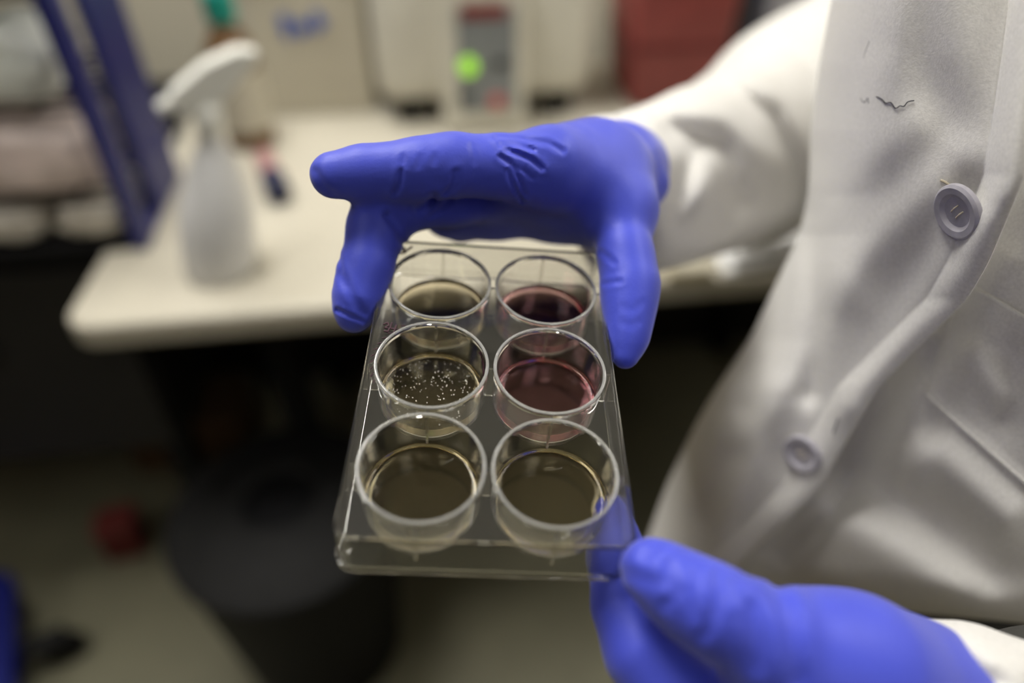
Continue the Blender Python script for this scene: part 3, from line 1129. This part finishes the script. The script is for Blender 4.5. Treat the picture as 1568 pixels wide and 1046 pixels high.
# ---- right hand: thumb and middle finger pinch the far end of the plate, index finger stretched out
HAND_R = [
    (6.0, [[(511, 268, 238, 8.0), (560, 265, 240, 8.7), (612, 263, 241, 9.1), (652, 257, 242, 9.6), (697, 253, 244, 10.2), (760, 256, 248, 10.4), (838, 258, 257, 13.5)]]),
    (6.0, [[(542, 483, 247, 6.4), (548, 455, 247, 7.9), (561, 410, 249, 8.7), (577, 350, 253, 9.9), (592, 320, 256, 10.3), (690, 303, 268, 10.5), (800, 285, 282, 13.0)]]),
    (6.0, [[(760, 330, 303, 8.0), (705, 337, 300, 8.5), (690, 322, 290, 9.0), (740, 312, 290, 10.0), (840, 297, 300, 12.5)]]),
    (6.0, [[(800, 325, 318, 7.0), (745, 330, 316, 7.5), (740, 318, 306, 8.0), (850, 300, 314, 11.0)]]),
    (9.0, [[(957, 547, 243, 4.0), (961, 515, 246, 5.8), (963, 470, 250, 7.7), (965, 432, 254, 8.7), (957, 385, 259, 8.6), (950, 330, 270, 10.6), (935, 282, 288, 16.0), (938, 268, 312, 19.0)]]),
    (11.0, [[(838, 258, 257, 13.5), (900, 255, 285, 15.5), (942, 264, 318, 20.5)], [(800, 285, 282, 13.0), (880, 285, 300, 16.0), (945, 270, 325, 21.0)],
            [(840, 297, 300, 12.5), (935, 290, 325, 18.0)], [(850, 300, 314, 11.0), (935, 290, 332, 17.0)],
            [(846, 262, 260, 11.5), (905, 285, 268, 12.5), (948, 328, 268, 11.5)], [(872, 250, 272, 12.5), (924, 262, 284, 15.5), (952, 310, 274, 12.5)], [(780, 290, 268, 8.0), (860, 318, 282, 9.0)], [(680, 328, 290, 8.0), (760, 328, 292, 8.5), (850, 328, 294, 9.0), (915, 340, 284, 9.0)], [(850, 305, 284, 10), (915, 318, 278, 11)]]),
    (10.0, [[(940, 264, 316, 20.5), (962, 264, 334, 21.0)], [(962, 226, 303, 7.0), (1002, 284, 304, 2.4)], [(1002, 284, 304, 2.4), (984, 318, 298, 5.0)], [(972, 266, 304, 10.0), (994, 284, 304, 4.0)]]),
]
GR_R = [
    ([(604, 296), (612, 282), (614, 264)], 1.0, 0.75, 248), ([(618, 240), (615, 258)], 0.9, 0.3, 248),
    ([(682, 296), (692, 284), (696, 262)], 0.8, 0.7, 252), ([(690, 298), (701, 284), (703, 258)], 0.7, 0.45, 252), ([(664, 250), (666, 238)], 0.8, 0.35, 250),
    ([(640, 255), (644, 240)], 0.9, 0.25, 250), ([(722, 222), (726, 250)], 0.8, 0.25, 254),
    ([(769, 221), (790, 221), (818, 229)], 0.9, 0.7, 272), ([(776, 229), (795, 236), (812, 243), (830, 258)], 0.9, 1.0, 275),
    ([(766, 240), (782, 251), (795, 275), (804, 298)], 0.8, 0.7, 275), ([(778, 262), (786, 284), (800, 308)], 0.8, 0.75, 275),
    ([(790, 256), (805, 264), (816, 274)], 0.7, 0.5, 275), ([(762, 210), (800, 214), (840, 219), (862, 232)], 1.0, 0.5, 285),
    ([(516, 474), (536, 484), (556, 492)], 0.7, 0.8, 256), ([(592, 330), (608, 350), (616, 372)], 1.2, 0.7, 262), ([(522, 420), (540, 455), (556, 480)], 1.4, 0.45, 256),
    ([(519, 390), (524, 412)], 0.8, 0.3, 256), ([(926, 435), (940, 432), (950, 431)], 0.9, 0.35, 262), ([(952, 495), (968, 500), (978, 492)], 1.2, 0.12, 262),
    ([(955, 470), (968, 476), (984, 462)], 1.2, 0.12, 262), ([(920, 385), (940, 402)], 1.0, 0.35, 268),
    ([(484, 262), (496, 286), (510, 296)], 1.2, 0.4, 246),
    ([(640, 322), (655, 316), (664, 300)], 1.2, 0.6, 275), ([(660, 330), (676, 322), (690, 306)], 1.0, 0.5, 280),
]
GR_R = [(p_, w_ * 0.95, a_ * 1.2, z_) for p_, w_, a_, z_ in GR_R]
V, Q = bone_body(HAND_R, 0.75, GR_R, k_between=7.0)
fast_mesh('glove', V, Q, M['glove'], person)['label'] = 'blue nitrile glove on the right hand, index finger stretched out'

# ---- left hand: thumb on the near right corner, index finger underneath
HAND_L = [
    (6.0, [[(990, 868, 184, 6.6), (1012, 882, 182, 8.0), (1058, 915, 179, 9.6), (1085, 930, 178, 9.6), (1120, 949, 177, 10.2), (1182, 978, 177, 13.0)]]),
    (6.0, [[(938, 790, 214, 6.4), (943, 850, 210, 8.0), (957, 928, 204, 9.0), (985, 998, 197, 10.4), (1030, 1053, 193, 10.6), (1130, 1120, 188, 12.5)]]),
    (6.0, [[(985, 1010, 222, 7.5), (1000, 1060, 215, 8.5), (1085, 1094, 196, 10.4), (1170, 1140, 194, 12.5)]]),
    (6.0, [[(1020, 1060, 232, 7.0), (1040, 1110, 222, 8.0), (1110, 1135, 206, 9.6), (1190, 1160, 202, 12.0)]]),
    (6.0, [[(1060, 1090, 238, 6.4), (1080, 1140, 228, 7.2), (1140, 1165, 216, 8.4), (1210, 1180, 212, 11.0)]]),
    (16.0, [[(1178, 985, 177, 14.0), (1300, 1034, 184, 18.5), (1400, 1072, 192, 18.0)], [(1130, 1120, 188, 12.5), (1300, 1075, 192, 17.0), (1400, 1065, 196, 18.0)],
            [(1170, 1140, 194, 12.5), (1320, 1095, 200, 17.0)], [(1190, 1160, 202, 12.0), (1330, 1100, 206, 16.0)], [(1210, 1180, 212, 11.0), (1330, 1105, 212, 15.0)],
            [(1220, 1040, 182, 12.0), (1240, 1100, 190, 12.0)]]),
    (14.0, [[(1370, 1060, 190, 18.3), (1440, 1090, 196, 17.5), (1520, 1110, 202, 17.5)], [(1380, 1085, 200, 17.0), (1520, 1100, 206, 17.0)]]),
]
GR_L = [
    ([(1098, 886), (1100, 920), (1090, 950), (1078, 972)], 1.5, 0.8, 186), ([(1118, 895), (1128, 915)], 1.3, 0.6, 186), ([(1070, 880), (1062, 920), (1068, 945)], 1.5, 0.45, 186),
    ([(1022, 862), (1028, 892)], 1.6, 0.6, 188), ([(960, 878), (985, 888), (1010, 893)], 1.6, 0.5, 190), ([(1190, 900), (1210, 950), (1222, 1040)], 2.2, 0.9, 190),
    ([(1150, 930), (1160, 980), (1158, 1020)], 2.0, 0.7, 190), ([(990, 850), (1006, 840)], 1.6, 0.5, 190), ([(1040, 905), (1018, 926)], 1.4, 0.5, 186),
]
V, Q = bone_body(HAND_L, 1.0, GR_L, k_between=3.5)
fast_mesh('glove', V, Q, M['glove'], person)['label'] = 'blue nitrile glove on the left hand, thumb on the near plate corner'

# ---- body under the clothes, one surface
def wpx(x, y, z, r):
    v = np.array([x, y, z]) - CAM
    d = v @ CF
    return (784 + FPX * (v @ CR) / d, 523 - FPX * (v @ CU) / d, d * 1000, r)


BODY = [(40.0, [[wpx(0.40, 0.23, 0.60, 120), wpx(0.36, 0.20, 0.50, 85), wpx(0.33, 0.19, 0.28, 58), wpx(0.33, 0.20, 0.075, 45), wpx(0.27, 0.13, 0.055, 38)],
                [wpx(0.40, 0.23, 0.60, 120), wpx(0.47, 0.26, 0.50, 85), wpx(0.50, 0.28, 0.28, 58), wpx(0.50, 0.29, 0.075, 45), wpx(0.44, 0.22, 0.055, 38)]]),
        (40.0, [[(1700, -420, 520, 110), (1640, 100, 520, 120), (1560, 600, 560, 125), (1480, 1150, 600, 130)],
                [(1700, -420, 520, 80), (1420, 80, 610, 45), (1240, 195, 510, 38), (1080, 245, 410, 28), (1030, 250, 375, 19)],
                [(1760, -300, 480, 70), (2050, 500, 330, 45), (2000, 1150, 270, 40), (1640, 1120, 216, 22), (1500, 1085, 202, 14)]])]
V, Q = bone_body(BODY, 5.0, k_between=20.0, relax=1)
fast_mesh('body', V, Q, M['shirt'], person)


# ---- lab coat
def catmull(P, m):
    """P: (n, ...) control points; returns m samples of the Catmull-Rom curve."""
    n = len(P)
    t = np.linspace(0, n - 1, m)
    i = np.clip(t.astype(int), 0, n - 2)
    f = (t - i).reshape((-1,) + (1,) * (P.ndim - 1))
    p0, p1, p2, p3 = P[np.clip(i - 1, 0, n - 1)], P[i], P[i + 1], P[np.clip(i + 2, 0, n - 1)]
    return 0.5 * (2 * p1 + (p2 - p0) * f + (2 * p0 - 5 * p1 + 4 * p2 - p3) * f ** 2 + (3 * p1 - p0 - 3 * p2 + p3) * f ** 3)


# soft folds: (polyline, half width px, toward camera mm)
FOLDS_A = [
    ([(1380, -180), (1420, 90), (1450, 200), (1480, 300)], 34, -5), ([(1350, -180), (1330, 60), (1290, 140), (1255, 230)], 30, -3.5),
    ([(1300, 420), (1380, 340), (1470, 250)], 36, 5), ([(1265, 330), (1330, 250), (1400, 200)], 34, 3),
    ([(1245, 330), (1250, 480), (1240, 600)], 16, -5), ([(1215, 420), (1195, 560), (1190, 620)], 30, 3.5), ([(1150, 560), (1140, 620)], 16, -7),
    ([(1180, 600), (1150, 720), (1090, 830)], 26, 5), ([(1120, 700), (1070, 850)], 18, -5), ([(1300, 480), (1280, 620), (1200, 780)], 40, 4),
    ([(1490, 330), (1400, 480), (1310, 620)], 22, 3),
]
FOLDS_B = [
    ([(1370, 560), (1350, 640), (1290, 740)], 32, -9), ([(1480, 470), (1420, 560)], 30, -5), ([(1420, 520), (1390, 650), (1405, 740)], 26, 6),
    ([(1330, 740), (1420, 790), (1520, 880)], 40, -9), ([(1260, 770), (1380, 850), (1500, 920)], 46, 8), ([(1440, 700), (1540, 790)], 34, 7),
    ([(1540, 400), (1500, 470)], 24, 5), ([(1290, 770), (1200, 850)], 20, -6), ([(1560, 540), (1540, 640)], 30, -4), ([(1490, 545), (1530, 600)], 22, 4),
]


def folds(x, y, L, wide=1.0):
    d = np.zeros_like(x)
    for pts, w, amp in L:
        d += amp * np.exp(-(seg_dist(x, y, pts) / (w * wide)) ** 2)
    return d


def base_depth(x, y):
    d = 232 - 0.2163 * (x - 1480) + 0.0922 * (y - 310)
    return 218 + np.logaddexp(0, (d - 218) / 9) * 9


XL = np.array([(-140, 1312), (-60, 1290), (0, 1275), (100, 1256), (200, 1243), (300, 1240), (360, 1226), (430, 1192), (520, 1150), (600, 1095), (660, 1062), (750, 1020), (850, 985),
               (940, 960), (1000, 950)], float)
XE = np.array([(-140, 1640), (0, 1604), (120, 1588), (268, 1566), (330, 1540), (400, 1511), (457, 1478), (530, 1403), (593, 1341), (670, 1296), (747, 1253), (820, 1180), (872, 1122),
               (940, 1060), (1000, 1010)], float)


def fine_xl(y):
    return np.interp(y, XL[:, 0], XL[:, 1])


def fine_xe(y):
    return np.interp(y, XE[:, 0], XE[:, 1])


def surf_a0(x, y):
    s = np.clip((x - fine_xl(y)) / 130, 0, 1)
    return base_depth(x, y) + 55 * (1 - s) ** 2.5 - 0.95 * folds(x, y, FOLDS_A, 1.3)


def surf_a(x, y):
    xl_, xe_ = fine_xl(y), fine_xe(y)
    d = surf_a0(x, y)
    e = np.clip(1 - (xe_ - x) / 58, 0, 1)
    up = np.clip((460 - y) / 160, 0, 1)
    d -= (5 + 9 * up) * np.sin(np.clip(e, 0, 1) * math.pi * 0.62) * (e > 0)
    return d


def surf_b(x, y):
    d = base_depth(x, y) - 1.15 * folds(x, y, FOLDS_B, 1.12)
    xe_ = fine_xe(y)
    near = np.exp(-np.clip(x - xe_ + 10, 0, None) / 70)
    return d + 9 + 15 * near


coat = empty('lab_coat')
coat.parent = person


def grid_mesh(name, X, Y, D, thick=0.0012, parent=None, m=None):
    nr, nc = X.shape
    Qc = np.stack([(X - 784) / FPX * D, (Y - 523) / FPX * D, D], -1).reshape(-1, 3) * S
    i, j = np.meshgrid(np.arange(nr - 1), np.arange(nc - 1), indexing='ij')
    a = (i * nc + j).ravel()
    Qf = np.stack([a, a + 1, a + nc + 1, a + nc], 1)
    o = fast_mesh(name, cam2world(Qc), Qf, m or M['coat'], parent)
    md = o.modifiers.new('thick', 'SOLIDIFY')
    md.thickness = thick
    md.offset = 0
    return o


def smooth_rows(A, k):
    if k <= 0:
        return A
    ker = np.hanning(2 * k + 3)[1:-1]
    ker /= ker.sum()
    P = np.concatenate([np.repeat(A[:1], k, 0), A, np.repeat(A[-1:], k, 0)])
    return sum(ker[q] * P[q:q + len(A)] for q in range(2 * k + 1))


# front panel with the buttons (wearer's right side)
ys = np.linspace(-130, 990, 190)
xl_ = smooth_rows(fine_xl(ys), 5)
xe_ = smooth_rows(fine_xe(ys), 4)
u = np.linspace(0, 1, 110)
X = xl_[:, None] + (xe_ - xl_)[:, None] * u[None, :]
Y = np.repeat(ys[:, None], len(u), 1)
D = surf_a(X, Y)
# side wraps round the body behind the silhouette
Xw = np.stack([xl_ + 120, xl_ + 70, xl_ + 25, xl_ + 6], 1)
Dw = D[:, :1] + np.array([[150, 95, 45, 14]])
# free edge turns under
Xt = np.stack([xe_ + 1.5, xe_ - 6, xe_ - 22], 1)
Dt = D[:, -1:] + np.array([[2.2, 4.2, 5.0]])
Xf = np.concatenate([Xw, X, Xt], 1)
Df = np.concatenate([Dw, D, Dt], 1)
Yf = np.repeat(ys[:, None], Xf.shape[1], 1)
grid_mesh('front_panel', Xf, Yf, Df, parent=coat)['label'] = 'buttoned front panel with purple-grey buttons'

# other front panel with the pocket
YB = np.array([(980, 868), (1100, 880), (1200, 903), (1300, 922), (1400, 937), (1500, 946), (1568, 953), (1700, 965), (1850, 975)], float)
xs = np.linspace(-25, 560, 130)
rows = np.linspace(0, 1, 150)
top = -130.0
Xb, Yb = [], []
for t in rows:
    y0 = top + (900 - top) * t
    Xb.append(fine_xe(y0) + xs * (0.55 + 0.45 * t) * (1.0 if t < 2 else 1))
    Yb.append(np.full_like(xs, y0))
Xb, Yb = np.array(Xb), np.array(Yb)
Xb[:, 0] = Xb[:, 0]
yb_end = np.interp(Xb, YB[:, 0], YB[:, 1])
Yb = top + (Yb - top) * (yb_end - top) / (900 - top)
Db = surf_b(Xb, Yb)
roll = np.clip((Yb - (yb_end - 60)) / 60, 0, 1)
Db = Db + 16 * roll ** 2.2
# lower edge turns under and falls away behind the forearm
ex_rows = [(-3, 24), (-14, 46), (-24, 80)]
for dy, dd in ex_rows:
    Xb = np.concatenate([Xb, Xb[149:150]])
    Yb = np.concatenate([Yb, Yb[149:150] + dy])
    Db = np.concatenate([Db, Db[149:150] + dd])
grid_mesh('front_panel', Xb, Yb, Db, parent=coat)['label'] = 'plain front panel with a patch pocket'

# patch pocket on that panel
cs = np.array([[(1478, 430), (1700, 560)], [(1416, 604), (1690, 843)]], float)
a = np.linspace(0, 1, 50)[:, None]
b = np.linspace(0, 1, 60)[None, :]
Xp = (1 - a) * ((1 - b) * cs[0, 0, 0] + b * cs[0, 1, 0]) + a * ((1 - b) * cs[1, 0, 0] + b * cs[1, 1, 0])
Yp = (1 - a) * ((1 - b) * cs[0, 0, 1] + b * cs[0, 1, 1]) + a * ((1 - b) * cs[1, 0, 1] + b * cs[1, 1, 1])
Dp = surf_b(Xp, Yp) - 1.6 - 1.2 * np.clip((a - 0.92) / 0.08, 0, 1) * np.ones_like(b) + 1.0 * np.clip(1 - b / 0.04, 0, 1) * np.ones_like(a)
pk = grid_mesh('pocket', Xp, Yp, Dp, 0.0012, parent=coat)
V = []
for t in np.linspace(0, 1, 60):
    x, y = cs[1, 0] * (1 - t) + cs[1, 1] * t
    d = float(surf_b(np.array([x]), np.array([y]))[0]) - 3.0
    V.append(at(x, y, d * S))
Vt, Ft = tube(V, 0.0009, 8)
mesh_obj('pocket_hem', Vt, Ft, M['coat'], coat)


# sleeves
def sleeve(name, ctrl, nseg, nring, fold_list, mouth_lip, label):
    C = catmull(np.array([[*camp(c[0], c[1], c[2]), c[3], c[4]] for c in ctrl], float), nseg)
    P, R, E = C[:, :3], C[:, 3], C[:, 4]
    T = np.gradient(P, axis=0)
    T /= np.linalg.norm(T, axis=1)[:, None]
    fwd = np.array([0, 0, 1.0])
    Vs = []
    for i in range(nseg):
        side = np.cross(T[i], fwd)
        side /= np.linalg.norm(side)
        dep = np.cross(side, T[i])
        th = np.linspace(0, 2 * math.pi, nring, endpoint=False)
        s = i / (nseg - 1)
        r = R[i] * (1 + 0.025 * np.sin(3 * th + 9 * s) + 0.018 * np.sin(5 * th - 16 * s) * np.sin(21 * s + 1))
        Vs.append(P[i] + r[:, None] * (np.cos(th)[:, None] * side + np.sin(th)[:, None] * dep * E[i]))
    A = np.array(Vs)
    x, y = px_of(A)
    front = np.clip((P[:, None, 2] - A[..., 2]) / R[:, None] + 0.25, 0, 1)
    f = 1.5 * folds(x, y, fold_list) * front
    A = A * (1 - (f / A[..., 2]))[..., None]
    inner = A[0] + (P[0] - A[0]) * 0.06
    A = np.concatenate([(inner + T[0] * 14)[None], inner[None], A])
    n = A.shape[0]
    i, j = np.meshgrid(np.arange(n - 1), np.arange(nring), indexing='ij')
    q = np.stack([i * nring + j, i * nring + (j + 1) % nring, (i + 1) * nring + (j + 1) % nring, (i + 1) * nring + j], -1).reshape(-1, 4)
    o = fast_mesh(name, cam2world(A.reshape(-1, 3) * S), q, M['coat'], coat)
    md = o.modifiers.new('thick', 'SOLIDIFY')
    md.thickness = 0.0012
    o['label'] = label
    return o


FOLDS_S = [
    ([(1030, 200), (1100, 230), (1130, 300)], 22, -9), ([(1040, 170), (1110, 180), (1180, 250)], 22, 7), ([(1140, 110), (1200, 160), (1245, 240)], 20, 8),
    ([(1110, 130), (1180, 180), (1230, 300)], 18, -8), ([(1200, 60), (1250, 120)], 18, -7), ([(1090, 260), (1060, 330), (1010, 360)], 26, 6),
    ([(1180, 290), (1110, 330), (1040, 345)], 24, -7), ([(1210, 320), (1120, 365), (1020, 400)], 20, 5), ([(990, 190), (1010, 250), (1000, 330)], 24, 6),
    ([(1060, 240), (1040, 300)], 18, -6),
]
sleeve('sleeve', [(912, 306, 326, 36, 0.5), (940, 303, 338, 39, 0.75), (985, 298, 362, 42, 0.9), (1060, 270, 410, 49, 1), (1110, 250, 450, 56, 1), (1165, 226, 490, 65, 1), (1245, 172, 540, 77, 1), (1420, 90, 610, 92, 1)],
       120, 96, FOLDS_S, 0, 'sleeve on the outstretched arm, lit from above')
FOLDS_S2 = [([(1480, 990), (1560, 1030)], 22, 3), ([(1450, 1010), (1530, 1046)], 16, -2)]
sleeve('sleeve', [(1432, 1114, 194, 27, 1), (1490, 1114, 197, 26.5, 1), (1560, 1136, 200, 27, 1), (1640, 1156, 208, 30, 1), (1800, 1140, 240, 36, 1), (2000, 1120, 275, 46, 1)],
       70, 72, FOLDS_S2, 0, 'sleeve cuff on the nearer arm at the lower right')


# buttons
def button(px, py, rad, fun, twist, slope=0.28, lift=0.003):
    e = 45
    pts = {}
    for k, (dx, dy) in {'c': (0, 0), 'x': (e, 0), 'y': (0, e), 'X': (-e, 0), 'Y': (0, -e)}.items():
        d = float(fun(np.array([px * 1.0]), np.array([py * 1.0]))[0]) - slope * dx + 0.10 * dy
        pts[k] = at(px + dx, py + dy, d * S)
    n = np.cross(pts['x'] - pts['X'], pts['Y'] - pts['y'])
    n /= np.linalg.norm(n)
    if np.dot(n, CAM - pts['c']) < 0:
        n = -n
    z = Vector(n)
    x = Vector(pts['x'] - pts['X']).normalized()
    x = (x - z * x.dot(z)).normalized()
    y = z.cross(x)
    Mx = Matrix([[x[i], y[i], z[i], pts['c'][i] + n[i] * lift] for i in range(3)] + [[0, 0, 0, 1]]) @ Matrix.Rotation(twist, 4, 'Z')
    prof = [(0, 0), (rad * 0.9, 0), (rad, 0.0007), (rad, 0.0022), (rad * 0.9, 0.003), (rad * 0.68, 0.0028), (rad * 0.55, 0.0017), (rad * 0.3, 0.0015), (0, 0.0015)]
    V, F = lathe(prof, 40)
    o = mesh_obj('button', V, F, M['button'], coat)
    o.matrix_basis = Mx
    for s in (-1, 1):
        V, F = tube([(-rad * 0.22, s * rad * 0.14, 0.0016), (-rad * 0.1, s * rad * 0.14, 0.0024), (rad * 0.1, s * rad * 0.14, 0.0024), (rad * 0.22, s * rad * 0.14, 0.0016)], 0.00025, 6)
        t = mesh_obj('button_thread', V, F, M['thread'], coat)
        t.matrix_basis = Mx


button(1500, 312, 0.0098, surf_a0, 0.6, 0.27, 0.0068)
button(1236, 690, 0.0094, surf_a0, 0.2)


def surf_line(name, pts, rad, m, fun, lift=1.1):
    V = []
    P = catmull(np.array(pts, float), len(pts) * 3)
    for x, y in P:
        d = float(fun(np.array([x]), np.array([y]))[0]) - lift
        V.append(at(x, y, d * S))
    Vt, Ft = tube(V, rad, 6)
    return mesh_obj(name, Vt, Ft, m, coat)


surf_line('ink_mark', [(1318, 150), (1324, 157), (1329, 150), (1330, 158)], 0.00022, M['ink'], surf_a)
surf_line('ink_mark', [(1342, 148), (1350, 152), (1356, 158), (1364, 157), (1371, 166), (1378, 162), (1384, 163), (1390, 156), (1400, 154)], 0.0002, M['ink'], surf_a)
surf_line('ink_mark', [(1332, 63), (1327, 75), (1323, 89)], 0.0002, M['ink'], surf_a)
surf_line('ink_mark', [(1284, 640), (1280, 652), (1276, 663)], 0.00022, M['ink'], surf_a)
surf_line('loose_thread', [(1440, 276), (1447, 279), (1455, 285), (1460, 290)], 0.0004, M['thread'], surf_a0, 0.8)
